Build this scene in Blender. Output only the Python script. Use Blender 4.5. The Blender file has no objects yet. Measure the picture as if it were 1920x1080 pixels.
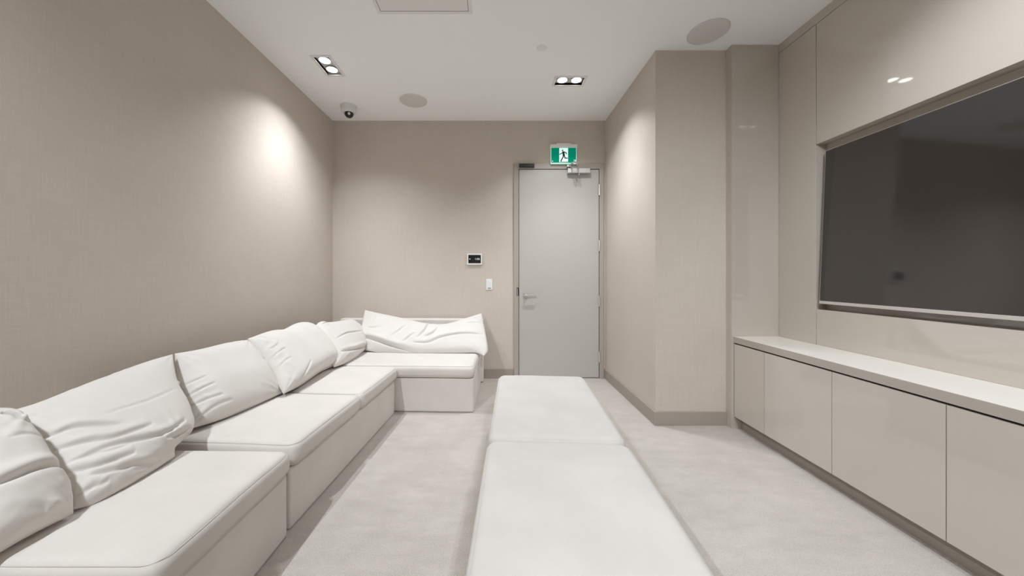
import bpy, bmesh, math, random
import numpy as np
from mathutils import Vector, Matrix

SC = bpy.context.scene
COL = SC.collection

# ------------------------------------------------------------------ camera
# Room axes: X to the right, Y towards the door wall, Z up.  Metres.
FOC, PX, PY, EYE = 650.0, 928.0, 516.0, 1.20      # focal length and principal point in px of a 1920x1080 frame
cam_d = bpy.data.cameras.new('camera')
cam_d.sensor_width = 36.0
cam_d.lens = 36.0 * FOC / 1920.0
cam_d.shift_x = (960.0 - PX) / 1920.0
cam_d.shift_y = (PY - 540.0) / 1920.0
cam_d.clip_start = 0.02
cam = bpy.data.objects.new('camera', cam_d)
COL.objects.link(cam)
cam.location = (0, 0, EYE)
cam.rotation_euler = (math.radians(90), 0, 0)
SC.camera = cam

# ------------------------------------------------------------------ world, view, bounces
world = bpy.data.worlds.new('world')
SC.world = world
world.use_nodes = True
world.node_tree.nodes['Background'].inputs[0].default_value = (1, 1, 1, 1)
world.node_tree.nodes['Background'].inputs[1].default_value = 0.0
SC.view_settings.view_transform = 'Standard'
SC.view_settings.look = 'None'
SC.view_settings.gamma = 1.0
SC.view_settings.use_curve_mapping = False
SC.view_settings.exposure = 0.0
SC.cycles.max_bounces = 16
SC.cycles.diffuse_bounces = 12
SC.cycles.glossy_bounces = 6
SC.cycles.sample_clamp_indirect = 6.0
SC.cycles.caustics_reflective = False
SC.cycles.caustics_refractive = False

LAMP_W = 68.5                       # power of one downlight lamp
LAMP_COL = (0.935, 0.98, 1.02)
# twin recessed downlights: centre x, y, long axis, aim (dx, dy in degrees), [(power, cone, blend) of beam and spill], label
DOWNLIGHTS = [
    (-1.433, 2.985, 'y', (2, 3), [(0.95, 98, 1.0), (0.25, 118, 0.40)], 'white twin recessed downlight on the ceiling near the left wall, set lengthwise'),
    (0.690, 3.215, 'x', (4, 5), [(0.70, 92, 1.0), (0.26, 118, 0.40)], 'white twin recessed downlight on the ceiling before the door, set crosswise'),
    (1.350, 1.190, 'x', (22, 3), [(0.66, 108, 0.95)], 'white twin recessed downlight on the ceiling above the media cabinet'),
    (-1.433, -0.30, 'y', (14, 28), [(1.85, 106, 0.85)], 'white twin recessed downlight on the ceiling above the nearest sofa seat'),
    (0.690, -0.55, 'x', (18, 44), [(1.70, 92, 0.8)], 'unseen white twin downlight added on the ceiling behind the viewer as fill light'),  # added fill: unseen fixture aimed forward to brighten the column front
]

# ------------------------------------------------------------------ room sizes
XL, XC, XR = -1.89, 1.285, 2.216    # left wall, column face, media panel face
YB, YC = 4.04, 2.776                # back wall, column front
YN = -1.70                          # wall behind the camera
H = 3.0
XW = 2.291                          # media wall behind the panels (recess depth)

# ------------------------------------------------------------------ materials
def new_mat(name):
    m = bpy.data.materials.new(name)
    m.use_nodes = True
    nt = m.node_tree
    return m, nt, nt.nodes['Principled BSDF']

def simple(name, col, rough=0.5, metal=0.0, spec=0.5, emit=None, es=0.0, coat=0.0):
    m, nt, b = new_mat(name)
    b.inputs['Base Color'].default_value = (*col, 1)
    b.inputs['Roughness'].default_value = rough
    b.inputs['Metallic'].default_value = metal
    b.inputs['Specular IOR Level'].default_value = spec
    if coat:
        b.inputs['Coat Weight'].default_value = coat
        b.inputs['Coat Roughness'].default_value = 0.05
    if emit:
        b.inputs['Emission Color'].default_value = (*emit, 1)
        b.inputs['Emission Strength'].default_value = es
    return m

def N(nt, kind, **kw):
    n = nt.nodes.new(kind)
    for k, v in kw.items():
        setattr(n, k, v)
    return n

def noise(nt, vec, scale, detail=3.0, rough=0.6, stretch=None):
    if stretch:
        mp = N(nt, 'ShaderNodeMapping')
        mp.inputs['Scale'].default_value = stretch
        nt.links.new(vec, mp.inputs['Vector'])
        vec = mp.outputs['Vector']
    t = N(nt, 'ShaderNodeTexNoise')
    t.inputs['Scale'].default_value = scale
    t.inputs['Detail'].default_value = detail
    t.inputs['Roughness'].default_value = rough
    nt.links.new(vec, t.inputs['Vector'])
    return t.outputs['Fac']

def math_(nt, op, a, b):
    n = N(nt, 'ShaderNodeMath', operation=op)
    for i, s in enumerate((a, b)):
        if isinstance(s, (int, float)):
            n.inputs[i].default_value = s
        else:
            nt.links.new(s, n.inputs[i])
    return n.outputs[0]

def ramp(nt, fac, c0, c1, p0=0.3, p1=0.7):
    r = N(nt, 'ShaderNodeValToRGB')
    r.color_ramp.elements[0].position = p0
    r.color_ramp.elements[1].position = p1
    r.color_ramp.elements[0].color = (*c0, 1)
    r.color_ramp.elements[1].color = (*c1, 1)
    nt.links.new(fac, r.inputs['Fac'])
    return r.outputs['Color']

def bump(nt, b, height, strength, dist):
    n = N(nt, 'ShaderNodeBump')
    n.inputs['Strength'].default_value = strength
    n.inputs['Distance'].default_value = dist
    nt.links.new(height, n.inputs['Height'])
    nt.links.new(n.outputs['Normal'], b.inputs['Normal'])

def linen_wall(name, col):
    """Woven linen wallcovering: fine upright and level threads with slubs."""
    m, nt, b = new_mat(name)
    v = N(nt, 'ShaderNodeTexCoord').outputs['Object']
    hz = noise(nt, v, 1.0, 4.0, 0.65, (7, 7, 210))
    vt = noise(nt, v, 1.0, 4.0, 0.65, (190, 190, 6))
    big = noise(nt, v, 2.2, 2.0, 0.5)
    w = math_(nt, 'ADD', math_(nt, 'MULTIPLY', hz, 0.40), math_(nt, 'MULTIPLY', vt, 0.38))
    w = math_(nt, 'ADD', w, math_(nt, 'MULTIPLY', big, 0.22))
    c0 = tuple(c * 0.945 for c in col)
    c1 = tuple(min(1, c * 1.05) for c in col)
    nt.links.new(ramp(nt, w, c0, c1, 0.38, 0.62), b.inputs['Base Color'])
    b.inputs['Roughness'].default_value = 0.8
    b.inputs['Specular IOR Level'].default_value = 0.25
    bump(nt, b, math_(nt, 'ADD', hz, vt), 0.25, 0.001)
    return m

def fabric(name, col, var=0.05):
    m, nt, b = new_mat(name)
    v = N(nt, 'ShaderNodeTexCoord').outputs['Object']
    big = noise(nt, v, 4.0, 4.0, 0.6)
    fine = noise(nt, v, 420.0, 2.0, 0.7)
    w = math_(nt, 'ADD', math_(nt, 'MULTIPLY', big, 0.7), math_(nt, 'MULTIPLY', fine, 0.3))
    c0 = tuple(c * (1 - var) for c in col)
    c1 = tuple(min(1, c * (1 + var)) for c in col)
    nt.links.new(ramp(nt, w, c0, c1, 0.35, 0.65), b.inputs['Base Color'])
    b.inputs['Roughness'].default_value = 0.9
    b.inputs['Specular IOR Level'].default_value = 0.2
    b.inputs['Sheen Weight'].default_value = 0.12
    bump(nt, b, fine, 0.12, 0.001)
    return m

def carpet_mat():
    m, nt, b = new_mat('carpet')
    v = N(nt, 'ShaderNodeTexCoord').outputs['Object']
    big = noise(nt, v, 3.0, 5.0, 0.62)
    nap = noise(nt, v, 1.0, 4.0, 0.6, (5, 16, 5))
    fine = noise(nt, v, 170.0, 3.0, 0.75)
    w = math_(nt, 'ADD', math_(nt, 'MULTIPLY', big, 0.35), math_(nt, 'MULTIPLY', nap, 0.25))
    w = math_(nt, 'ADD', w, math_(nt, 'MULTIPLY', fine, 0.60))
    nt.links.new(ramp(nt, w, (0.53, 0.485, 0.44), (0.775, 0.722, 0.668), 0.42, 0.78), b.inputs['Base Color'])
    b.inputs['Roughness'].default_value = 0.95
    b.inputs['Specular IOR Level'].default_value = 0.1
    b.inputs['Sheen Weight'].default_value = 0.1
    bump(nt, b, fine, 0.9, 0.010)
    return m

M = {}
WALLC = (0.583, 0.524, 0.468)
M['wall'] = linen_wall('linen_wallcovering', WALLC)
M['plain_wall'] = simple('plain_wall', (0.86, 0.86, 0.86), 0.8)
M['ceiling'] = simple('ceiling_paint', (0.915, 0.94, 0.955), 0.9, spec=0.2)
M['carpet'] = carpet_mat()
M['fabric'] = fabric('sofa_fabric', (0.69, 0.66, 0.625))
M['pillow'] = fabric('pillow_fabric', (0.70, 0.675, 0.645), 0.03)
M['ottoman'] = fabric('ottoman_fabric', (0.575, 0.552, 0.525))
M['thread'] = simple('piping_thread', (0.60, 0.57, 0.53), 0.8)
M['lacquer'] = simple('taupe_lacquer', (0.50, 0.455, 0.405), 0.04, spec=1.0)
M['lacquer_door'] = simple('taupe_lacquer_door', (0.56, 0.515, 0.47), 0.04, spec=1.0)
M['taupe'] = simple('taupe_paint', (0.36, 0.32, 0.28), 0.55)
M['door'] = simple('door_paint', (0.475, 0.455, 0.425), 0.38)
M['frame'] = simple('door_frame_paint', (0.39, 0.35, 0.31), 0.4)
M['gap'] = simple('dark_gap', (0.03, 0.026, 0.022), 0.9)
M['kick'] = simple('toe_kick_laminate', (0.34, 0.30, 0.26), 0.5)
M['stone'] = simple('white_worktop', (0.84, 0.815, 0.765), 0.22)
M['stone_edge'] = simple('worktop_edge', (0.43, 0.39, 0.35), 0.3)
M['chrome'] = simple('chrome', (0.86, 0.86, 0.85), 0.25, 1.0)
M['steel'] = simple('brushed_steel', (0.80, 0.80, 0.79), 0.36, 1.0)
M['silver'] = simple('silver_bezel', (0.88, 0.875, 0.87), 0.42, 1.0)
M['screen'] = simple('tv_glass', (0.012, 0.010, 0.010), 0.07, spec=1.0)
M['screen'].node_tree.nodes['Principled BSDF'].inputs['IOR'].default_value = 1.62
M['black'] = simple('black_plastic', (0.012, 0.012, 0.012), 0.35)
M['white'] = simple('white_plastic', (0.82, 0.82, 0.81), 0.35)
M['offwhite'] = simple('off_white_plastic', (0.72, 0.72, 0.71), 0.5)
M['ceiling_metal'] = simple('white_powder_coat', (0.80, 0.80, 0.795), 0.5)
M['grille'] = simple('speaker_grille', (0.67, 0.665, 0.65), 0.7)
M['reflector'] = simple('satin_reflector', (0.45, 0.45, 0.45), 0.4, 0.6)
M['gimbal'] = simple('gimbal_grey', (0.62, 0.62, 0.62), 0.5)
M['lens'] = simple('lit_lamp_lens', (0.9, 0.9, 0.9), 0.4, emit=(1, 0.98, 0.95), es=9.0)
M['sign_green'] = simple('exit_green', (0.0, 0.24, 0.15), 0.7, spec=0.1, emit=(0.0, 0.30, 0.18), es=0.35)
M['sign_white'] = simple('exit_white', (0.7, 0.9, 0.85), 0.4, emit=(0.66, 1.0, 0.88), es=0.75)
M['sign_edge'] = simple('exit_acrylic', (0.62, 0.85, 0.79), 0.2, emit=(0.55, 0.95, 0.83), es=0.3)
M['sign_man'] = simple('exit_figure', (0.0, 0.07, 0.05), 0.4)
M['lcd'] = simple('thermostat_glass', (0.010, 0.011, 0.012), 0.15)
M['digit'] = simple('lit_digits', (0.5, 0.55, 0.58), 0.5, emit=(0.6, 0.68, 0.72), es=0.5)
M['grey_mark'] = simple('grey_mark', (0.3, 0.3, 0.3), 0.6)

# ------------------------------------------------------------------ mesh helpers
def tag(o, label=None, cat=None, group=None, kind=None):
    if label: o['label'] = label
    if cat: o['category'] = cat
    if group: o['group'] = group
    if kind: o['kind'] = kind
    return o

def empty(name, loc, rz=0.0, label=None, cat=None, group=None):
    o = bpy.data.objects.new(name, None)
    o.empty_display_size = 0.1
    COL.objects.link(o)
    o.location = loc
    o.rotation_euler = (0, 0, rz)
    return tag(o, label, cat, group)

def link(name, me, mats, parent=None, smooth=False):
    for m in (mats if isinstance(mats, (list, tuple)) else [mats]):
        me.materials.append(m)
    if smooth:
        for p in me.polygons:
            p.use_smooth = True
    o = bpy.data.objects.new(name, me)
    COL.objects.link(o)
    if parent:
        o.parent = parent
    return o

def from_bm(name, bm, mats, parent=None, smooth=False):
    bmesh.ops.recalc_face_normals(bm, faces=bm.faces)
    me = bpy.data.meshes.new(name)
    bm.to_mesh(me)
    bm.free()
    return link(name, me, mats, parent, smooth)

def add_box(bm, x0, x1, y0, y1, z0, z1, bevel=0.0, seg=2):
    t = bmesh.new()
    bmesh.ops.create_cube(t, size=1.0)
    for v in t.verts:
        v.co = Vector((x0 + (v.co.x + .5) * (x1 - x0), y0 + (v.co.y + .5) * (y1 - y0), z0 + (v.co.z + .5) * (z1 - z0)))
    if bevel > 0:
        bmesh.ops.bevel(t, geom=t.edges[:], offset=bevel, segments=seg, affect='EDGES', profile=0.5)
    me = bpy.data.meshes.new('tmp')
    t.to_mesh(me)
    t.free()
    bm.from_mesh(me)
    bpy.data.meshes.remove(me)

def box(name, x0, x1, y0, y1, z0, z1, mat, parent=None, bevel=0.0):
    bm = bmesh.new()
    add_box(bm, x0, x1, y0, y1, z0, z1, bevel)
    return from_bm(name, bm, mat, parent)

def add_tube(bm, pts, r, n=10, caps=True):
    """Round bar along a polyline."""
    pts = [Vector(p) for p in pts]
    rings = []
    for i, p in enumerate(pts):
        a = pts[max(i - 1, 0)]
        b = pts[min(i + 1, len(pts) - 1)]
        d = (b - a).normalized()
        up = Vector((0, 0, 1)) if abs(d.z) < 0.9 else Vector((1, 0, 0))
        s = d.cross(up).normalized()
        t = s.cross(d).normalized()
        rings.append([bm.verts.new(p + s * (r * math.cos(2 * math.pi * k / n)) + t * (r * math.sin(2 * math.pi * k / n))) for k in range(n)])
    for a, b in zip(rings, rings[1:]):
        for k in range(n):
            bm.faces.new((a[k], a[(k + 1) % n], b[(k + 1) % n], b[k]))
    if caps:
        bm.faces.new(rings[0][::-1])
        bm.faces.new(rings[-1])

def add_lathe(bm, prof, c=(0, 0, 0), n=32):
    """Revolve (r, z) profile about the vertical through c."""
    rings = []
    for r, z in prof:
        if r <= 1e-6:
            rings.append([bm.verts.new((c[0], c[1], c[2] + z))])
        else:
            rings.append([bm.verts.new((c[0] + r * math.cos(2 * math.pi * k / n), c[1] + r * math.sin(2 * math.pi * k / n), c[2] + z)) for k in range(n)])
    for a, b in zip(rings, rings[1:]):
        for k in range(n):
            k2 = (k + 1) % n
            if len(a) == 1:
                bm.faces.new((a[0], b[k2], b[k]))
            elif len(b) == 1:
                bm.faces.new((a[k], a[k2], b[0]))
            else:
                bm.faces.new((a[k], a[k2], b[k2], b[k]))

def lathe(name, prof, c, mat, parent=None, n=32, smooth=False):
    bm = bmesh.new()
    add_lathe(bm, prof, c, n)
    return from_bm(name, bm, mat, parent, smooth)

def plates(name, rect, holes, z0, z1, mat, axis='z'):
    """Slab with rectangular holes, built from the cells between the cuts."""
    xs = sorted({rect[0], rect[1], *[h[0] for h in holes], *[h[1] for h in holes]})
    ys = sorted({rect[2], rect[3], *[h[2] for h in holes], *[h[3] for h in holes]})
    bm = bmesh.new()
    for xa, xb in zip(xs, xs[1:]):
        for ya, yb in zip(ys, ys[1:]):
            cx, cy = (xa + xb) / 2, (ya + yb) / 2
            if any(h[0] < cx < h[1] and h[2] < cy < h[3] for h in holes):
                continue
            add_box(bm, xa, xb, ya, yb, z0, z1)
    bmesh.ops.remove_doubles(bm, verts=bm.verts[:], dist=1e-5)
    return from_bm(name, bm, mat)

def soft_box(name, x0, x1, y0, y1, z0, z1, mat, parent=None, r=0.03, rv=None, crown=0.0, sag=0.0, n=(26, 26, 10), seed=0, wob=0.0):
    """Upholstered block: rounded edges, crowned top, slightly uneven faces."""
    rng = np.random.RandomState(seed)
    rv = rv or r
    ax = []
    for (a, b), k in zip(((x0, x1), (y0, y1), (z0, z1)), n):
        h = (b - a) / 2
        rr = min(max(r, rv), h * 0.98)
        edge = h - rr * (1 - np.sin(np.linspace(0, np.pi / 2, 6)))      # dense where it rounds
        inner = np.linspace(-(h - rr), h - rr, k)
        ax.append(np.unique(np.round(np.concatenate([-edge, inner, edge]), 5)))
    verts, faces, idx = [], [], {}
    nx, ny, nz = map(len, ax)
    def vid(i, j, k):
        key = (i, j, k)
        if key not in idx:
            idx[key] = len(verts)
            verts.append((ax[0][i], ax[1][j], ax[2][k]))
        return idx[key]
    for i in range(nx - 1):
        for j in range(ny - 1):
            faces.append((vid(i, j, 0), vid(i, j + 1, 0), vid(i + 1, j + 1, 0), vid(i + 1, j, 0)))
            faces.append((vid(i, j, nz - 1), vid(i + 1, j, nz - 1), vid(i + 1, j + 1, nz - 1), vid(i, j + 1, nz - 1)))
    for i in range(nx - 1):
        for k in range(nz - 1):
            faces.append((vid(i, 0, k), vid(i + 1, 0, k), vid(i + 1, 0, k + 1), vid(i, 0, k + 1)))
            faces.append((vid(i, ny - 1, k), vid(i, ny - 1, k + 1), vid(i + 1, ny - 1, k + 1), vid(i + 1, ny - 1, k)))
    for j in range(ny - 1):
        for k in range(nz - 1):
            faces.append((vid(0, j, k), vid(0, j, k + 1), vid(0, j + 1, k + 1), vid(0, j + 1, k)))
            faces.append((vid(nx - 1, j, k), vid(nx - 1, j + 1, k), vid(nx - 1, j + 1, k + 1), vid(nx - 1, j, k + 1)))
    P = np.array(verts)
    half = np.array([(x1 - x0) / 2, (y1 - y0) / 2, (z1 - z0) / 2])
    # upright corners first (radius rv), then all edges (radius r)
    q = P.copy()
    lim = half[:2] - rv
    c = np.clip(P[:, :2], -lim, lim)
    d = P[:, :2] - c
    # move from square to round corner
    m = np.max(np.abs(d), axis=1)
    L = np.linalg.norm(d, axis=1)
    s = np.where(L > 1e-9, m / np.maximum(L, 1e-9), 1.0)
    q[:, :2] = c + d * s[:, None]
    # edges: pull in the plan outline near top and bottom
    rz = min(r, half[2] * 0.98)
    ez = np.clip(np.abs(P[:, 2]) - (half[2] - rz), 0, rz) / rz
    edge_xy = np.minimum(half[0] - np.abs(P[:, 0]), half[1] - np.abs(P[:, 1]))
    ee = np.clip(1 - edge_xy / rz, 0, 1)
    both = np.maximum(ez, ee)
    lenb = np.hypot(ez, ee)
    f = np.where(lenb > 1e-9, both / np.maximum(lenb, 1e-9), 1.0)
    newz = (half[2] - rz) + rz * ez * f
    q[:, 2] = np.where(ez > 0, np.sign(P[:, 2]) * newz, P[:, 2])
    pull = rz * (ee - ee * f)
    rad = q[:, :2] - np.clip(q[:, :2], -(half[:2] - max(r, rv)), half[:2] - max(r, rv))
    rl = np.linalg.norm(rad, axis=1)
    q[:, :2] -= np.where(rl[:, None] > 1e-9, rad / np.maximum(rl, 1e-9)[:, None], 0) * pull[:, None]
    u, v = P[:, 0] / half[0], P[:, 1] / half[1]
    w = np.clip((1 - u ** 2), 0, 1) ** 0.6 * np.clip((1 - v ** 2), 0, 1) ** 0.6
    top = np.clip(P[:, 2] / half[2], 0, 1)
    q[:, 2] += crown * w * top
    # belly of the sides
    zz = 1 - (P[:, 2] / half[2]) ** 2
    q[:, 0] += np.sign(P[:, 0]) * np.clip((np.abs(u) - .8) / .2, 0, 1) * sag * zz
    q[:, 1] += np.sign(P[:, 1]) * np.clip((np.abs(v) - .8) / .2, 0, 1) * sag * zz
    if wob:
        for _ in range(7):
            k = rng.normal(size=3) * 9
            ph = rng.rand() * 6.28
            q += wob * 0.4 * np.sin(P @ k + ph)[:, None] * np.array([.5, .5, 1.0])
        q[:, 2] = np.where(P[:, 2] < -half[2] + 1e-4, -half[2], q[:, 2])
    q += np.array([(x0 + x1) / 2, (y0 + y1) / 2, (z0 + z1) / 2])
    me = bpy.data.meshes.new(name)
    me.from_pydata(q.tolist(), [], faces)
    me.update()
    return link(name, me, mat, parent, True)

def piping(name, x0, x1, y0, y1, z, rv, mat, parent, r=0.0010, sides='all'):
    """Stitched welt round the top edge of a cushion."""
    pts = []
    for cx, cy, a0 in ((x1 - rv, y0 + rv, -90), (x1 - rv, y1 - rv, 0), (x0 + rv, y1 - rv, 90), (x0 + rv, y0 + rv, 180)):
        for k in range(7):
            a = math.radians(a0 + 15 * k)
            pts.append((cx + rv * math.cos(a), cy + rv * math.sin(a), z))
    pts.append(pts[0])
    bm = bmesh.new()
    add_tube(bm, pts, r, 6, False)
    return from_bm(name, bm, mat, parent, True)

# ------------------------------------------------------------------ the setting
T = 0.12
tag(box('floor', XL - T, XW + T, YN - T, YB + T, -0.10, 0.0, M['carpet']), kind='structure')
holes = []
FIX = {'x': (0.150, 0.0865), 'y': (0.0865, 0.150)}
for x, y, axd, aim, beams, lab in DOWNLIGHTS:
    a, b = FIX[axd]
    holes.append((x - a + .018, x + a - .018, y - b + .018, y + b - .018))
tag(plates('ceiling', (XL - T, XW + T, YN - T, YB + T), holes, H, H + 0.05, M['ceiling']), kind='structure')
tag(box('wall_left', XL - T, XL, YN - T, YB + T, 0, H, M['wall']), kind='structure')
tag(box('wall_back', XL, XC + 0.2, YB, YB + T, 0, H, M['wall']), kind='structure')
tag(box('wall_corner', XC, XW + T, YC, YB + T, 0, H, M['wall']), kind='structure')
wall_right = tag(box('wall_right', XW, XW + T, YN - T, YC, 0, H, M['lacquer']), kind='structure')
tag(box('wall_near', XL, XW, YN - T, YN, 0, H, M['plain_wall']), kind='structure')

BBH = 0.108
bb = tag(box('baseboard_back', XL, 0.217, YB - 0.012, YB, 0, BBH, M['taupe'], bevel=0.0015), kind='structure')
tag(box('baseboard_back_right', 1.262, XC, YB - 0.012, YB, 0, BBH, M['taupe']), kind='structure').name = 'baseboard_doorside'
bm = bmesh.new()
add_box(bm, XC - 0.012, XC, YC - 0.012, YB - 0.012, 0, BBH, 0.0015)
add_box(bm, XC, 1.85, YC - 0.012, YC, 0, BBH, 0.0015)
tag(from_bm('baseboard_corner', bm, M['taupe']), kind='structure')
tag(box('baseboard_left', XL, XL + 0.012, YN, YB - 0.012, 0, BBH, M['taupe']), kind='structure')

# lacquered panels of the media wall (pieces of wall_right)
G = 0.0018
YE = 2.708                           # front of the upright end panel beside the column
PB = 0.0012
panel_end = box('end_panel', 1.85, XW, YE, YC, 0, H, M['lacquer'], wall_right, PB)
box('filler_strip', XR, XW, YN, YE - .001, 2.934, H, M['lacquer'], wall_right, PB)
box('panel', XR, XW, 2.392 + G, YE - G, 0.722, 2.934 - 2 * G, M['lacquer'], wall_right, PB)
box('panel', XR, XW, 0.36, 2.392 - G, 2.102, 2.934 - 2 * G, M['lacquer'], wall_right, PB)
box('panel', XR, XW, 0.36, 2.392 - G, 0.722, 0.966, M['lacquer'], wall_right, PB)
box('panel', XR, XW, YN, 0.36 - 2 * G, 0.722, 2.934 - 2 * G, M['lacquer'], wall_right, PB)
for za, zb in ((0.722, 0.964), (2.104, 2.934)):
    box('panel_gap', XR + 0.006, XW, 2.392 - G, 2.392 + G, za, zb, M['gap'], wall_right)
box('strip_backing', XR + 0.006, XW, YN, YE, 2.925, 2.945, M['gap'], wall_right)

# ------------------------------------------------------------------ door
door = tag(empty('door_1', (0.74, YB, 0)), kind='structure')
def dpart(name, x0, x1, y0, y1, z0, z1, mat, bevel=0.0, parent=None):
    if parent is None:
        return box(name, x0 - 0.74, x1 - 0.74, y0 - YB, y1 - YB, z0, z1, mat, door, bevel)
    return box(name, x0 - 0.74, x1 - 0.74, y0 - YB, y1 - YB, z0, z1, mat, parent, bevel)
FX0, FX1, FZ = 0.219, 1.261, 2.496
LX0, LX1, LZ = 0.281, 1.206, 2.426
bm = bmesh.new()
for a in ((FX0, LX0 - .006, 0, FZ), (LX1 + .006, FX1, 0, FZ), (LX0 - .006, LX1 + .006, LZ + .006, FZ)):
    add_box(bm, a[0] - .74, a[1] - .74, -0.024, 0, a[2], a[3], 0.002)
from_bm('door_frame', bm, M['frame'], door)
dpart('shadow_gap', LX0 - .006, LX1 + .006, YB - .004, YB, 0.001, LZ + .006, M['gap'])
leaf = dpart('door_leaf', LX0, LX1, YB - .015, YB - .003, 0.012, LZ, M['door'], 0.0015)
dpart('threshold', LX0, LX1, YB - .02, YB - .002, 0.0, 0.008, M['steel'])
for z in (0.255, 0.902, 1.542, 2.188):
    bm = bmesh.new()
    add_tube(bm, [(LX1 + .003 - .74, -.027, z - .062), (LX1 + .003 - .74, -.027, z + .062)], 0.0085, 12)
    for q in (-.021, .021):
        add_tube(bm, [(LX1 + .003 - .74, -.027, z + q - .001), (LX1 + .003 - .74, -.027, z + q + .001)], 0.0092, 12)
    from_bm('hinge', bm, M['chrome'], door)
# lever handle on a square rose
hx, hz = 0.355, 0.962
handle = dpart('door_handle', hx - .027, hx + .027, YB - .025, YB - .015, hz - .027, hz + .027, M['chrome'], 0.002)
bm = bmesh.new()
add_tube(bm, [(hx - .74, -.025, hz + .004), (hx - .74, -.066, hz + .004)], 0.0095, 14)
add_box(bm, hx - .011 - .74, hx + .125 - .74, -.076, -.060, hz - .004, hz + .012, 0.003)
from_bm('lever', bm, M['chrome'], handle)
sp = dpart('strike_plate', 0.252, 0.275, YB - .0255, YB - .0235, 0.962, 1.056, M['gap'], 0.0005)
dpart('strike_lip', 0.257, 0.266, YB - .031, YB - .0255, 0.966, 1.046, M['chrome'], 0.001, sp)
dpart('door_sensor', 0.281, 0.455, YB - .050, YB - .024, 2.446, 2.487, M['black'], 0.003)
# door closer: slim body on the leaf with a folded arm above
cl = dpart('door_closer', 0.835, 1.090, YB - .075, YB - .015, 2.372, 2.424, M['steel'], 0.003)
bm = bmesh.new()
add_box(bm, 0.872 - .74, 0.884 - .74, -.0765, -.014, 2.371, 2.425)
add_box(bm, 0.950 - .74, 0.962 - .74, -.0765, -.014, 2.371, 2.425)
from_bm('closer_band', bm, M['reflector'], cl)
bm = bmesh.new()
add_lathe(bm, [(0, 0), (.011, 0), (.011, .020), (0, .020)], (0.970 - .74, -.045, 2.354), 14)
add_lathe(bm, [(0, 0), (.013, 0), (.013, .026), (0, .026)], (0.962 - .74, -.045, 2.422), 14)
from_bm('closer_spindle', bm, M['chrome'], cl)
bm = bmesh.new()
E_ = Vector((0.888 - .74, -0.235, 2.455))
def bar(bm, a, b, w, t):
    a, b = Vector(a), Vector(b)
    d = (b - a).normalized()
    s = d.cross(Vector((0, 0, 1))).normalized() * (w / 2)
    u = Vector((0, 0, t / 2))
    vs = [bm.verts.new(p + e) for p in (a, b) for e in (s + u, -s + u, -s - u, s - u)]
    for f in ((0, 1, 2, 3), (4, 7, 6, 5), (0, 4, 5, 1), (1, 5, 6, 2), (2, 6, 7, 3), (3, 7, 4, 0)):
        bm.faces.new([vs[i] for i in f])
bar(bm, (0.962 - .74, -.045, 2.447), E_, 0.020, 0.008)
add_lathe(bm, [(0, 0), (.013, 0), (.013, .022), (0, .022)], (E_.x, E_.y, E_.z - .012), 14)
from_bm('closer_arm', bm, M['steel'], cl)
bm = bmesh.new()
bar(bm, (0.848 - .74, -.035, 2.462), E_, 0.016, 0.008)
add_box(bm, 0.828 - .74, 0.872 - .74, -.060, -.020, 2.445, 2.472, 0.003)
from_bm('closer_arm', bm, M['steel'], cl)

# ------------------------------------------------------------------ base cabinets and worktop
XD = 1.866
CZ0, CZ1 = 0.098, 0.668
cuts = [2.704, 2.405, 1.921, 1.4345, 0.948, 0.46]
cab_labels = ['taupe gloss base cabinet with one narrow door beside the end panel',
              'taupe gloss base cabinet with one door, second from the end panel',
              'taupe gloss base cabinet with one door, third from the end panel',
              'taupe gloss base cabinet cut off by the right edge of the photo',
              'taupe gloss base cabinet nearest the wall behind the viewer']
for i, (ya, yb) in enumerate(zip(cuts[1:], cuts[:-1])):
    yc = (ya + yb) / 2
    r = empty('base_cabinet', (2.04, yc, 0), 0, cab_labels[i], 'cabinet', 'gloss base cabinets under the television')
    L = (yb - ya) / 2
    box('body', XD + .021 - 2.04, XR - 2.04, -L + .001, L - .001, CZ0, CZ1 - .002, M['kick'], r)
    box('door', XD - 2.04, XD + .0195 - 2.04, -L + .002, L - .002, CZ0, CZ1 - .004, M['lacquer_door'], r, 0.0012)
    box('door_gap', XD + .012 - 2.04, XD + .022 - 2.04, -L, L, CZ0 + .002, CZ1 + .003, M['gap'], r)
    box('toe_kick', XD + .062 - 2.04, XD + .078 - 2.04, -L, L, 0.0, CZ0, M['kick'], r)
wt = empty('worktop', (2.04, 1.58, 0.674), 0, 'long white worktop running over the gloss base cabinets', 'worktop')
box('slab', XD - .002 - 2.04, XR - 2.04, 0.46 - 1.58, YE - .001 - 1.58, 0.046, 0.048, M['stone'], wt)
box('front_edge', XD - .003 - 2.04, XD + .016 - 2.04, 0.46 - 1.58, YE - .001 - 1.58, 0.0, 0.0465, M['stone_edge'], wt, 0.001)
box('core', XD + .016 - 2.04, XR - 2.04, 0.46 - 1.58, YE - .001 - 1.58, 0.0, 0.046, M['stone_edge'], wt)

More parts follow.
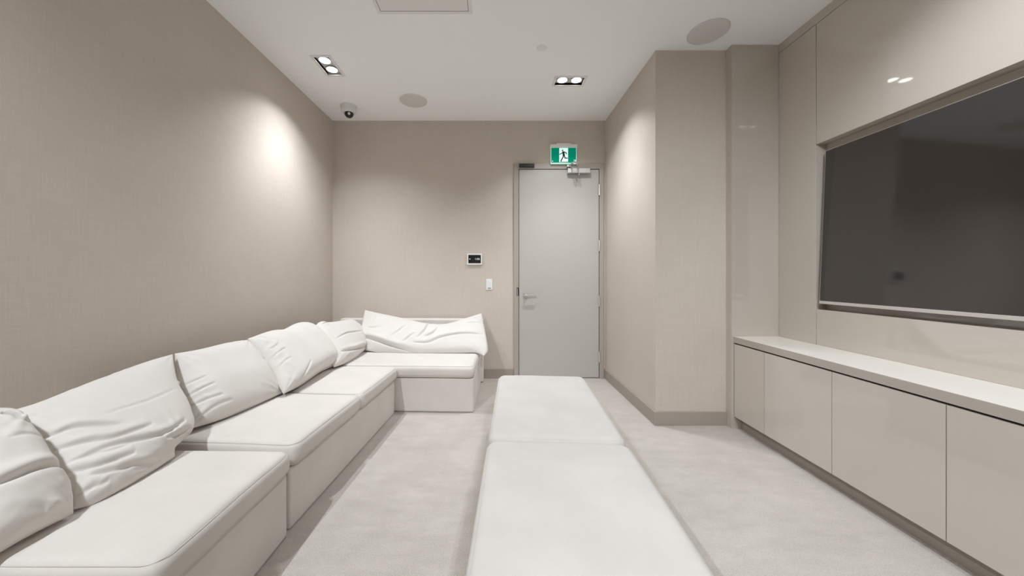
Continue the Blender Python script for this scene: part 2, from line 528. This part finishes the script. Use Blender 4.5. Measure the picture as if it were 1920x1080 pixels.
# ------------------------------------------------------------------ television, leaning back in the recess
TVY0, TVY1, TVZ0, TVZ1 = 0.53, 2.357, 1.008, 2.046
tv = empty('television', (2.207, (TVY0 + TVY1) / 2, TVZ0), 0, 'large black flat television tilted in the taupe wall recess', 'television')
tv.rotation_euler = (0, math.radians(2.3), 0)
hw, hh = (TVY1 - TVY0) / 2, TVZ1 - TVZ0
box('screen', -0.001, 0.004, -hw + .002, hw - .002, 0.019, hh - .003, M['screen'], tv)
bm = bmesh.new()
add_box(bm, -0.003, 0.016, -hw, hw, 0.0, 0.019, 0.001)
add_box(bm, -0.001, 0.016, -hw, hw, hh - .004, hh, 0.001)
add_box(bm, -0.001, 0.016, -hw, -hw + .002, 0.019, hh - .006)
add_box(bm, -0.001, 0.016, hw - .002, hw, 0.019, hh - .006)
from_bm('bezel', bm, M['silver'], tv)
box('back_shell', 0.005, 0.030, -hw + .010, hw - .010, 0.015, hh - .012, M['black'], tv, 0.004)
box('wall_mount', 0.030, 0.0505, -0.25, 0.25, 0.30, 0.75, M['black'], tv)

# ------------------------------------------------------------------ wall devices
ex = empty('exit_sign', (0.79, YB, 2.48), 0, 'green and white lit exit sign with running figure above the door', 'exit sign')
box('sign_panel', -0.149, 0.149, -.052, -.044, 0.0, 0.205, M['sign_edge'], ex, 0.001)
sp_ = box('legend', -0.142, 0.142, -.0535, -.052, 0.014, 0.185, M['sign_green'], ex)
box('white_field', -0.050, 0.050, -.0545, -.0535, 0.020, 0.182, M['sign_white'], sp_)
def stroke(bm, pts, w, y0, y1):
    pts = [Vector((p[0], p[1])) for p in pts]
    for a, b in zip(pts, pts[1:]):
        d = (b - a).normalized()
        s = Vector((-d.y, d.x)) * w / 2
        a2, b2 = a - d * w * .25, b + d * w * .25
        lo = [bm.verts.new((p.x, y, p.y)) for y in (y0, y1) for p in (a2 + s, b2 + s, b2 - s, a2 - s)]
        for f in ((0, 1, 2, 3), (7, 6, 5, 4), (0, 4, 5, 1), (1, 5, 6, 2), (2, 6, 7, 3), (3, 7, 4, 0)):
            bm.faces.new([lo[i] for i in f])
def zp(x, y):      # a point of the enlarged photo of the sign -> metres on the sign
    return ((x - 443) / 12 / 163.0, 0.185 - (y - 258) / 12 / 163.0)
bm = bmesh.new()
Y0, Y1 = -.0553, -.0546
stroke(bm, [zp(436, 352), zp(446, 425)], 0.025, Y0, Y1)
stroke(bm, [zp(428, 358), zp(398, 388), zp(352, 404)], 0.0098, Y0, Y1)
stroke(bm, [zp(446, 352), zp(488, 362), zp(510, 398)], 0.0108, Y0, Y1)
stroke(bm, [zp(440, 415), zp(432, 465), zp(392, 530), zp(382, 566)], 0.0140, Y0, Y1)
stroke(bm, [zp(455, 415), zp(474, 490), zp(530, 492)], 0.0128, Y0, Y1)
stroke(bm, [zp(372, 570), zp(535, 573)], 0.0050, Y0, Y1)
hd = zp(419, 318)
ring = [bm.verts.new((hd[0] + .0085 * math.cos(k * math.pi / 10), Y0, hd[1] + .0098 * math.sin(k * math.pi / 10))) for k in range(20)]
bm.faces.new(ring)
from_bm('running_figure', bm, M['sign_man'], sp_)
for x, z in ((-.128, .030), (.122, .042)):
    bm = bmesh.new()
    add_tube(bm, [(x, -.056, z), (x, -.0535, z)], 0.0075, 12)
    from_bm('screw_cap', bm, M['white'], ex)
box('housing', -0.156, 0.156, -.066, -.012, 0.188, 0.222, M['white'], ex, 0.003)
box('canopy', -0.080, 0.080, -.060, 0.0, 0.222, 0.236, M['white'], ex, 0.002)
box('back_plate', -0.080, 0.080, -.013, 0.0, 0.10, 0.225, M['white'], ex)

th = empty('thermostat', (-0.236, YB, 1.385), 0, 'white framed thermostat with black screen on the back wall', 'thermostat')
box('frame', -.087, .087, -.024, 0, -.065, .065, M['white'], th, 0.004)
scr = box('screen', -.072, .072, -.0262, -.0235, -.046, .050, M['lcd'], th, 0.0005)
def text(name, s, size, loc, mat, parent):
    cu = bpy.data.curves.new(name, 'FONT')
    cu.body = s
    cu.size = size
    cu.extrude = 0.0003
    cu.align_x = 'CENTER'
    cu.align_y = 'CENTER'
    to = bpy.data.objects.new(name, cu)
    me = bpy.data.meshes.new_from_object(to)
    bpy.data.objects.remove(to)
    o = link(name, me, mat, parent)
    o.location = loc
    o.rotation_euler = (math.radians(90), 0, 0)
    return o
text('digits', '1:06', 0.034, (.032, -.0268, .002), M['digit'], scr)
bm = bmesh.new()
add_tube(bm, [(-.054, -.0272, .002), (-.054, -.0262, .002)], 0.006, 12)
from_bm('indicator', bm, M['digit'], scr)

sw = empty('light_switch', (-0.066, YB, 1.093), 0, 'white keypad light switch on the back wall left of the door', 'light switch')
box('plate', -.036, .036, -.008, 0, -.063, .063, M['white'], sw, 0.002)
for k in range(5):
    box('button', -.019, .019, -.0115, -.008, .030 - k * .0165, .044 - k * .0165, M['white'], sw, 0.001)
box('rocker', -.019, .019, -.0105, -.008, -.050, -.040, M['grey_mark'], sw, 0.001)

# ------------------------------------------------------------------ things on the ceiling
def downlight(x, y, axd, aim, beams, lab):
    r = empty('downlight', (x, y, H), 0 if axd == 'x' else math.radians(90), lab, 'downlight', 'twin recessed downlights')
    a, b = .150, .0865
    bm = bmesh.new()
    w = .022
    for q in ((-a, a, -b, -b + w), (-a, a, b - w, b), (-a, -a + w, -b + w, b - w), (a - w, a, -b + w, b - w)):
        add_box(bm, q[0], q[1], q[2], q[3], -.006, 0.0, 0.001)
    from_bm('trim_frame', bm, M['ceiling_metal'], r)
    bm = bmesh.new()
    a2, b2 = a - .018, b - .018
    for q in ((-a2, a2, -b2 - .003, -b2), (-a2, a2, b2, b2 + .003), (-a2 - .003, -a2, -b2, b2), (a2, a2 + .003, -b2, b2)):
        add_box(bm, q[0], q[1], q[2], q[3], 0.001, 0.075)
    add_box(bm, -a2, a2, -b2, b2, 0.075, 0.078)
    from_bm('housing', bm, M['gimbal'], r)
    box('gimbal_plate', -a2 + .004, a2 - .004, -b2 + .004, b2 - .004, .020, .024, M['gimbal'], r)
    for s in (-1, 1):
        cx = s * .065
        lm = lathe('lamp', [(.046, .006), (.050, .010), (.050, .040), (.030, .060), (0, .060)], (cx, 0, 0), M['reflector'], r, 28)
        lathe('lens', [(0, .010), (.041, .010), (.045, .016), (0, .020)], (cx, 0, 0), M['lens'], lm, 28)
        for pw, cone, blend in beams:
            ld = bpy.data.lights.new('lamp_light', 'SPOT')
            ld.energy = LAMP_W * pw
            ld.color = LAMP_COL
            ld.spot_size = math.radians(cone)
            ld.spot_blend = blend
            ld.shadow_soft_size = 0.022
            lo = bpy.data.objects.new('lamp_light', ld)
            COL.objects.link(lo)
            lo.parent = r
            lo.location = (cx, 0, 0.0)
            d = Vector((math.tan(math.radians(aim[0])), math.tan(math.radians(aim[1])), -1.0))
            if axd == 'y':
                d = Matrix.Rotation(math.radians(-90), 3, 'Z') @ d
            lo.rotation_euler = d.to_track_quat('-Z', 'Y').to_euler()
for d in DOWNLIGHTS:
    downlight(*d)

def speaker(x, y, lab):
    r = empty('ceiling_speaker', (x, y, H), 0, lab, 'speaker', 'round ceiling speakers')
    lathe('grille', [(0, -.006), (.128, -.006), (.132, -.004)], (0, 0, 0), M['grille'], r, 56)
    lathe('rim', [(.132, -.004), (.136, -.0065), (.140, -.004), (.140, 0)], (0, 0, 0), M['grille'], r, 56)
speaker(-0.842, 3.575, 'round grey ceiling speaker grille beside the dome camera')
speaker(1.577, 2.565, 'round grey ceiling speaker grille in front of the column')

tag(lathe('sprinkler_cover', [(0, -.004), (.036, -.004), (.041, 0.0)], (0, 0, 0), M['white'], None, 32),
    'small round white sprinkler cover plate on the ceiling', 'sprinkler cover').location = (0.372, 2.746, H)

cm = empty('security_camera', (-1.555, 3.69, H), 0, 'white dome security camera with black lens ball in ceiling corner', 'camera')
lathe('housing', [(.082, 0), (.083, -.020), (.076, -.058), (.060, -.078), (.046, -.082), (0, -.080)], (0, 0, 0), M['offwhite'], cm, 40, True)
ball = empty('dome_tmp', (0, 0, 0))
bpy.data.objects.remove(ball)
bm = bmesh.new()
bmesh.ops.create_uvsphere(bm, u_segments=28, v_segments=16, radius=0.046)
dome = from_bm('lens_ball', bm, M['black'], cm, True)
dome.location = (0.006, -.010, -.084)
lens = lathe('lens', [(0, .006), (.010, .005), (.014, 0), (.014, -.01)], (0, 0, 0), M['steel'], dome, 20, True)
dv = Vector((1.5, -3.6, -1.6)).normalized()
lens.location = dv * .0455
lens.rotation_euler = dv.to_track_quat('Z', 'Y').to_euler()

ht = empty('access_hatch', (-0.479, 2.06, H), 0, 'square white access hatch panel in the ceiling', 'access hatch')
bm = bmesh.new()
hs, hw_ = .325, .024
for q in ((-hs, hs, -hs, -hs + hw_), (-hs, hs, hs - hw_, hs), (-hs, -hs + hw_, -hs + hw_, hs - hw_), (hs - hw_, hs, -hs + hw_, hs - hw_)):
    add_box(bm, q[0], q[1], q[2], q[3], -.005, 0, .0015)
from_bm('hatch_frame', bm, M['ceiling_metal'], ht)
hi = hs - hw_ - .004
box('hatch_door', -hi, hi, -hi, hi, -.0035, 0, M['ceiling_metal'], ht, .001)
box('hatch_gap', -hi - .004, hi + .004, -hi - .004, hi + .004, -.0012, 0, M['grey_mark'], ht)

# ------------------------------------------------------------------ sofa sections
SB, ST = 0.288, 0.402
def seat_cushion(parent, x0, x1, y0, y1, seed, z0=SB + .009, z1=ST, r=.030, rv=.045, crown=.012):
    c = soft_box('seat_cushion', x0, x1, y0, y1, z0, z1, M['fabric'], parent, r=r, rv=rv, crown=crown, sag=.006, seed=seed, wob=.0016)
    piping('piping', x0 + .009, x1 - .009 + .003, y0 + .009, y1 - .009, z1 - .0065, rv, M['thread'], c)
    return c

def sofa_unit(loc, rz, length, depth, cuts_, label, seed, back_h=0.64, name='sofa_section'):
    r = empty(name, loc, rz, label, 'sofa', 'cream sofa sections of the L-shaped seating')
    soft_box('base', -depth, 0, 0.004, length - .004, 0.004, SB, M['fabric'], r, r=.010, rv=.016, seed=seed, wob=.0010, n=(14, 20, 8))
    soft_box('backrest', -depth, -depth + .13, 0.004, length - .004, SB + .002, back_h, M['fabric'], r, r=.02, rv=.02, seed=seed + 1, n=(6, 20, 10))
    for k, (a, b) in enumerate(cuts_):
        seat_cushion(r, -depth + .14, .022, a, b, seed + 2 + k)
    return r

sofa_unit((-0.950, 0.268, 0), 0, 0.665, 0.90, [(0.002, 0.660)], 'cream armless sofa section cut off by the bottom edge', 10)
sofa_unit((-0.953, 0.936, 0), 0, 0.664, 0.90, [(0.012, 0.656)], 'cream armless single sofa section in the left foreground', 20)
sofa_unit((-0.962, 1.625, 0), math.radians(-3.75), 1.398, 0.84, [(0.006, 0.700), (0.704, 1.398)],
          'cream two cushion sofa section along the middle of left wall', 30)

# corner section against the back wall; origin at its front right foot
cr = empty('sofa_section', (-0.186, 3.024, 0), math.radians(-1.9), 'cream corner sofa section against the back wall beside the door', 'sofa', 'cream sofa sections of the L-shaped seating')
soft_box('base', -1.60, 0, 0.0, 0.90, 0.004, SB + .010, M['fabric'], cr, r=.010, rv=.016, seed=51, wob=.0010, n=(30, 16, 8))
soft_box('backrest', -1.60, 0.028, 0.845, 0.955, 0.004, 0.708, M['fabric'], cr, r=.016, rv=.018, seed=52, n=(26, 6, 12))
seat_cushion(cr, -1.58, .004, -.022, 0.842, 53, SB + .019, ST + .010, .032, .05, .010)

# ------------------------------------------------------------------ ottomans
def ottoman(loc, rz, w, l, label, seed):
    r = empty('ottoman', loc, rz, label, 'ottoman', 'ottomans in the middle of the room')
    soft_box('base', 0.012, w - .012, .012, l - .012, 0.004, 0.285, M['ottoman'], r, r=.010, rv=.02, seed=seed, wob=.001, n=(14, 20, 8))
    c = soft_box('top_cushion', 0, w, 0.002, l - .002, 0.288, 0.415, M['ottoman'], r, r=.034, rv=.055, crown=.010, sag=.006, seed=seed + 1, wob=.0014, n=(24, 34, 8))
ottoman((-0.031, 1.682, 0), math.radians(-3.4), 0.662, 1.068, 'cream upholstered ottoman nearer the door, end to end with another', 60)
ottoman((-0.096, 0.603, 0), math.radians(-3.4), 0.662, 1.070, 'cream upholstered ottoman in the foreground, cut off by bottom edge', 70)

# ------------------------------------------------------------------ loose pillows
EYEV = np.array([0, 0, EYE])
def ray(px, py):
    return np.array([(px - PX) / FOC, 1.0, (PY - py) / FOC])
def at_z(p, z):
    d = ray(*p)
    return EYEV + d * ((z - EYE) / d[2])
def at_x(p, x):
    d = ray(*p)
    return EYEV + d * (x / d[0])
def at_y(p, y):
    return EYEV + ray(*p) * y

def curve(pts, n):
    """Smooth curve through the points, n samples evenly by length."""
    pts = [np.array(p, float) for p in pts]
    P = [2 * pts[0] - pts[1]] + pts + [2 * pts[-1] - pts[-2]]
    out = []
    for i in range(1, len(P) - 2):
        for t in np.linspace(0, 1, 24, endpoint=False):
            a, b, c, d = P[i - 1], P[i], P[i + 1], P[i + 2]
            out.append(.5 * (2 * b + (c - a) * t + (2 * a - 5 * b + 4 * c - d) * t * t + (3 * b - a - 3 * c + d) * t ** 3))
    out.append(P[-2])
    out = np.array(out)
    s = np.concatenate([[0], np.cumsum(np.linalg.norm(np.diff(out, axis=0), axis=1))])
    t = np.linspace(0, s[-1], n)
    return np.stack([np.interp(t, s, out[:, k]) for k in range(out.shape[1])], axis=1)

def fold_height(X, Y, line, w, amp):
    """Crease along a polyline in the pillow's own plane, with a raised lip on one side."""
    best = np.full(X.shape, 1e9)
    sgn = np.zeros(X.shape)
    along = np.zeros(X.shape)
    seg = np.linalg.norm(np.diff(line, axis=0), axis=1)
    tot = seg.sum()
    acc = 0.0
    for a, b, L in zip(line, line[1:], seg):
        d = (b - a) / max(L, 1e-9)
        t = np.clip((X - a[0]) * d[0] + (Y - a[1]) * d[1], 0, L)
        ex, ey = X - (a[0] + t * d[0]), Y - (a[1] + t * d[1])
        dist = np.hypot(ex, ey)
        s = np.sign(d[0] * ey - d[1] * ex)
        m = dist < best
        best = np.where(m, dist, best)
        sgn = np.where(m, s, sgn)
        along = np.where(m, (acc + t) / tot, along)
        acc += L
    env = np.clip(np.sin(np.pi * np.clip(along, 0, 1)), 0, 1) ** .5
    sd = best * sgn
    h = -1.15 * np.exp(-(sd / (.8 * w)) ** 2) + .40 * np.exp(-((sd - 2.6 * w) / (2.3 * w)) ** 2) + .18 * np.exp(-((sd + 3.0 * w) / (2.4 * w)) ** 2)
    return amp * env * h

def pillow(label, plane, top, right, bottom, left, tf, tb, folds, seed, toward, lump=.006, pucker=.005, low=.30, crumple=(), depth=1.0, nu=190, nv=140, ex=2.6, pw=.52, group='loose sofa pillows'):
    rng = np.random.RandomState(seed)
    p0, p1, p2 = plane
    nrm = np.cross(p1 - p0, p2 - p0)
    nrm /= np.linalg.norm(nrm)
    if nrm @ np.array(toward) < 0:
        nrm = -nrm
    def onto(p):
        d = ray(*p)
        return EYEV + d * (((p0 - EYEV) @ nrm) / (d @ nrm))
    e1 = (p1 - p0) - ((p1 - p0) @ nrm) * nrm
    e1 /= np.linalg.norm(e1)
    e2 = np.cross(nrm, e1)
    if e2[2] < 0:
        e2 = -e2
    def uv(p):
        q = onto(p) - p0
        return np.array([q @ e1, q @ e2])
    B = curve([uv(p) for p in bottom], nu)
    Tp = curve([uv(p) for p in top], nu)
    Lf = curve([uv(p) for p in left], nv)
    Rt = curve([uv(p) for p in right], nv)
    u = np.linspace(0, 1, nu)[None, :, None]
    v = np.linspace(0, 1, nv)[:, None, None]
    C = (1 - v) * B[None] + v * Tp[None] + (1 - u) * Lf[:, None] + u * Rt[:, None] \
        - ((1 - u) * (1 - v) * B[0] + u * (1 - v) * B[-1] + (1 - u) * v * Tp[0] + u * v * Tp[-1])
    X, Y = C[..., 0], C[..., 1]
    U, V = u[..., 0] * np.ones((nv, 1)), v[..., 0] * np.ones((1, nu))
    a, b = np.abs(2 * U - 1), np.abs(2 * V - 1)
    prof = np.clip(1 - a ** ex, 0, 1) ** pw * np.clip(1 - b ** ex, 0, 1) ** pw
    prof *= 1 + low * (0.5 - V)
    lumps = np.zeros_like(X)
    for _ in range(10):
        k = rng.normal(size=2) * 11
        lumps += np.sin(X * k[0] + Y * k[1] + rng.rand() * 6.28) / 3.2
    edge = np.clip(prof, 0, 1)
    W_, H_ = np.ptp(X), np.ptp(Y)
    pk = np.zeros_like(X)
    for ((dist, s), L) in (((U * W_, Y), H_), (((1 - U) * W_, Y), H_), ((V * H_, X), W_), (((1 - V) * H_, X), W_)):
        g = np.zeros_like(X)
        for _ in range(5):
            g += np.sin(s * rng.uniform(45, 150) + rng.rand() * 6.28 + dist * rng.normal() * 10) * rng.uniform(.3, 1)
        g *= .5 + .5 * np.sin(s * rng.uniform(8, 20) + rng.rand() * 6.28)
        pk += g * np.exp(-(dist / .05) ** 1.2) / 2.2
    zf = tf * prof + lumps * lump * edge + pk * pucker * np.sqrt(edge)
    for cpx, rad, amp in crumple:
        c = uv(cpx)
        g = np.zeros_like(X)
        for q in range(7):
            k = rng.normal(size=2)
            k *= rng.uniform(22, 60) / np.linalg.norm(k)
            wv = np.sin(X * k[0] + Y * k[1] + rng.rand() * 6.28 + 1.3 * np.sin(X * k[1] * .4 - Y * k[0] * .4))
            g += (1 - np.abs(wv)) ** 1.5 - .45
        zf += amp * g * .28 * np.exp(-((X - c[0]) ** 2 + (Y - c[1]) ** 2) / rad ** 2) * np.sqrt(edge)
    for pts, w, amp in folds:
        ln = curve([uv(p) for p in pts], 24)
        zf += fold_height(X, Y, ln, w, amp * depth) * np.clip(edge * 1.6, 0, 1)
    corner = np.zeros_like(X)
    for (cu, cv) in ((0, 0), (0, -1), (-1, 0), (-1, -1)):
        c = C[cv, cu]
        ang = np.arctan2(Y - c[1], X - c[0])
        rr = np.hypot(X - c[0], Y - c[1])
        g = sum(np.sin(ang * f + rng.rand() * 6.28) * q for f, q in ((9, .6), (15, .8), (23, .5)))
        corner += g * np.exp(-(rr / .13) ** 1.5) * np.clip(rr / .04, 0, 1)
    zf += corner * .0035 * np.sqrt(edge)
    for _ in range(3):                                  # relax the cloth a little
        q = np.pad(zf, 1, mode='edge')
        zf = (2 * zf + q[:-2, 1:-1] + q[2:, 1:-1] + q[1:-1, :-2] + q[1:-1, 2:]) / 6
        zf = np.where(edge > 1e-6, zf, 0)
    zf = np.where(edge > 1e-6, np.maximum(zf, .002 * np.sqrt(edge)), 0)
    zb = tb * np.clip(1 - a ** 2.6, 0, 1) ** .5 * np.clip(1 - b ** 2.6, 0, 1) ** .5
    base = p0 + X[..., None] * e1 + Y[..., None] * e2
    front = base + zf[..., None] * nrm
    back = base - zb[..., None] * nrm
    # nothing sinks below the seat it lies on
    zmin = SEAT_Z
    for side in (front, back):                          # a corner may hang past the end of the seat
        side[..., 2] = np.maximum(side[..., 2], np.where(side[..., 0] > -0.165, 0.33, zmin))
    idf = np.arange(nu * nv).reshape(nv, nu)
    verts = front.reshape(-1, 3).tolist()
    idb = idf.copy()
    for j in range(1, nv - 1):
        for i in range(1, nu - 1):
            idb[j, i] = len(verts)
            verts.append(back[j, i].tolist())
    faces = []
    for j in range(nv - 1):
        for i in range(nu - 1):
            faces.append((idf[j, i], idf[j, i + 1], idf[j + 1, i + 1], idf[j + 1, i]))
            faces.append((idb[j, i], idb[j + 1, i], idb[j + 1, i + 1], idb[j, i + 1]))
    vs = np.array(verts)
    org = np.array([vs[:, 0].mean(), vs[:, 1].mean(), vs[:, 2].min()])
    me = bpy.data.meshes.new('pillow')
    me.from_pydata((vs - org).tolist(), [], [tuple(int(k) for k in f) for f in faces])
    me.update()
    bm = bmesh.new()
    bm.from_mesh(me)
    bmesh.ops.recalc_face_normals(bm, faces=bm.faces)
    bm.to_mesh(me)
    bm.free()
    o = link('pillow', me, M['pillow'], None, True)
    o.location = org
    return tag(o, label, 'pillow', group)

SEAT_Z = 0.4145
ROOM = (1, -.2, .4)
ZP = 0.425
# large slack pillow, left foreground
pillow('large slack cream pillow with many level creases on the foreground seat',
       (at_z((136, 956), ZP), at_z((328, 856), ZP), at_x((180, 714), -1.74)),
       [(28, 768), (80, 752), (150, 725), (230, 695), (290, 674), (324, 664)],
       [(328, 856), (328, 840), (345, 823), (362, 802), (353, 762), (333, 722), (326, 690), (324, 664)],
       [(136, 956), (180, 945), (230, 920), (280, 888), (328, 856)],
       [(136, 956), (105, 900), (70, 840), (28, 768)],
       .085, .05,
       [([(170, 806), (235, 786), (271, 771), (322, 742)], .005, .0028),
        ([(56, 829), (90, 829), (126, 822), (205, 826)], .007, .010),
        ([(74, 854), (105, 855), (150, 850), (195, 848), (262, 826)], .007, .011),
        ([(140, 876), (200, 861), (255, 850), (298, 834), (332, 806)], .007, .010),
        ([(96, 895), (140, 898), (175, 894), (232, 877)], .007, .011),
        ([(110, 886), (150, 876), (190, 872), (222, 862)], .006, .006),
        ([(150, 912), (195, 905), (250, 888), (300, 872)], .007, .008),
        ([(118, 937), (150, 933), (190, 920)], .007, .008),
        ([(122, 956), (150, 951), (200, 937)], .007, .007),
        ([(230, 902), (262, 889), (300, 868)], .007, .006),
        ([(290, 846), (312, 838), (350, 812)], .007, .008)],
       3, ROOM, lump=.004, depth=1.9)
# nearest pillow, cut by the left edge
pillow('cream pillow folded double at the left edge of the photo',
       (at_z((0, 1036), ZP), at_z((138, 963), ZP), at_x((10, 771), -1.69)),
       [(-100, 800), (-40, 774), (10, 771), (46, 782)],
       [(138, 963), (126, 916), (104, 888), (80, 850), (56, 815), (46, 782)],
       [(-100, 1095), (0, 1036), (60, 1002), (138, 963)],
       [(-100, 1095), (-135, 960), (-125, 860), (-100, 800)],
       .10, .05,
       [([(-20, 800), (4, 806), (19, 815), (54, 815)], .007, .016),
        ([(-60, 955), (0, 932), (47, 913), (112, 892)], .009, .022),
        ([(70, 990), (98, 975), (130, 972)], .006, .012),
        ([(-20, 860), (20, 850), (70, 846)], .006, .004)],
       5, ROOM, lump=.006, depth=1.6)
pillow('plump cream pillow on the middle seat, right of the large slack one',
       (at_z((366, 804), ZP), at_z((527, 737), ZP), at_x((400, 650), -1.74)),
       [(327, 663), (370, 657), (420, 645), (464, 637)],
       [(529, 737), (512, 706), (489, 670), (464, 637)],
       [(352, 806), (420, 785), (480, 760), (529, 737)],
       [(352, 806), (345, 770), (333, 725), (327, 663)],
       .095, .05,
       [([(340, 752), (360, 745), (384, 737)], .005, .007),
        ([(346, 772), (370, 764), (400, 758)], .005, .007),
        ([(333, 730), (350, 728), (372, 722)], .005, .005),
        ([(360, 796), (390, 775), (420, 765)], .007, .006)],
       7, ROOM, depth=1.5, crumple=[((350, 760), .08, .008)])
pillow('plump cream pillow with crumpled left side on the second seat from the corner',
       (at_z((540, 738), ZP), at_z((622, 687), ZP), at_x((530, 618), -1.70)),
       [(464, 635), (500, 624), (525, 621), (550, 609), (570, 607), (586, 613)],
       [(624, 687), (635, 672), (628, 655), (605, 630), (586, 613)],
       [(531, 739), (565, 722), (600, 698), (624, 687)],
       [(531, 739), (514, 706), (489, 669), (464, 635)],
       .125, .05,
       [([(490, 664), (500, 664), (507, 657)], .006, .005),
        ([(500, 681), (509, 673), (517, 670)], .006, .006),
        ([(512, 700), (520, 690), (529, 687)], .006, .005),
        ([(470, 640), (482, 641), (490, 650)], .006, .010),
        ([(560, 696), (557, 708), (552, 726)], .007, .008),
        ([(532, 622), (545, 626), (552, 634)], .008, .006)],
       9, ROOM, ex=3.2, crumple=[((498, 660), .07, .010), ((512, 685), .07, .012), ((530, 712), .07, .010)])
pillow('small cream pillow slumped in the corner of the sofa',
       (at_z((640, 684), ZP), at_z((686, 657), ZP), at_x((630, 604), -1.60)),
       [(590, 613), (599, 604), (612, 606), (640, 602), (660, 598)],
       [(686, 655), (684, 640), (675, 615), (660, 598)],
       [(626, 689), (660, 676), (686, 655)],
       [(626, 689), (616, 665), (602, 640), (590, 613)],
       .10, .05,
       [([(630, 668), (657, 665), (686, 652)], .009, .020),
        ([(618, 646), (640, 636), (668, 632)], .007, .007),
        ([(598, 613), (608, 610), (618, 612)], .006, .012),
        ([(640, 680), (646, 674), (652, 676)], .005, .006),
        ([(664, 610), (672, 622), (676, 634)], .007, .006)],
       11, (1, -.4, .4), depth=1.7, crumple=[((650, 680), .05, .008), ((600, 612), .05, .008)])
SEAT_Z = 0.418
pillow('long cream pillow sagging between two raised corners on the corner section',
       (at_y((690, 661), 3.49), at_y((895, 664), 3.46), at_y((800, 606), 3.79)),
       [(684, 581), (720, 590), (760, 599), (800, 608), (836, 609), (868, 599), (903, 587)],
       [(908, 668), (915, 655), (910, 622), (906, 602), (903, 587)],
       [(685, 657), (720, 662), (780, 665), (850, 663), (888, 661), (908, 668)],
       [(685, 657), (676, 630), (679, 605), (684, 581)],
       .10, .05,
       [([(786, 645), (799, 630), (805, 616), (813, 608)], .010, .014),
        ([(799, 643), (815, 634), (824, 622)], .009, .013),
        ([(776, 653), (805, 652), (830, 643), (867, 635), (908, 632)], .010, .013),
        ([(757, 652), (768, 645), (782, 635)], .009, .010),
        ([(738, 640), (750, 632), (764, 620)], .009, .009),
        ([(885, 603), (895, 600), (905, 595)], .007, .009),
        ([(876, 613), (890, 611), (906, 609)], .007, .008),
        ([(690, 620), (702, 622), (716, 621)], .009, .007),
        ([(672, 630), (700, 642), (730, 653), (775, 664)], .012, .030),
        ([(700, 588), (704, 600), (696, 612)], .009, .006)],
       13, (0.1, -1, .4), depth=1.9, crumple=[((900, 600), .06, .008), ((700, 600), .10, .006)], nu=260, nv=130)
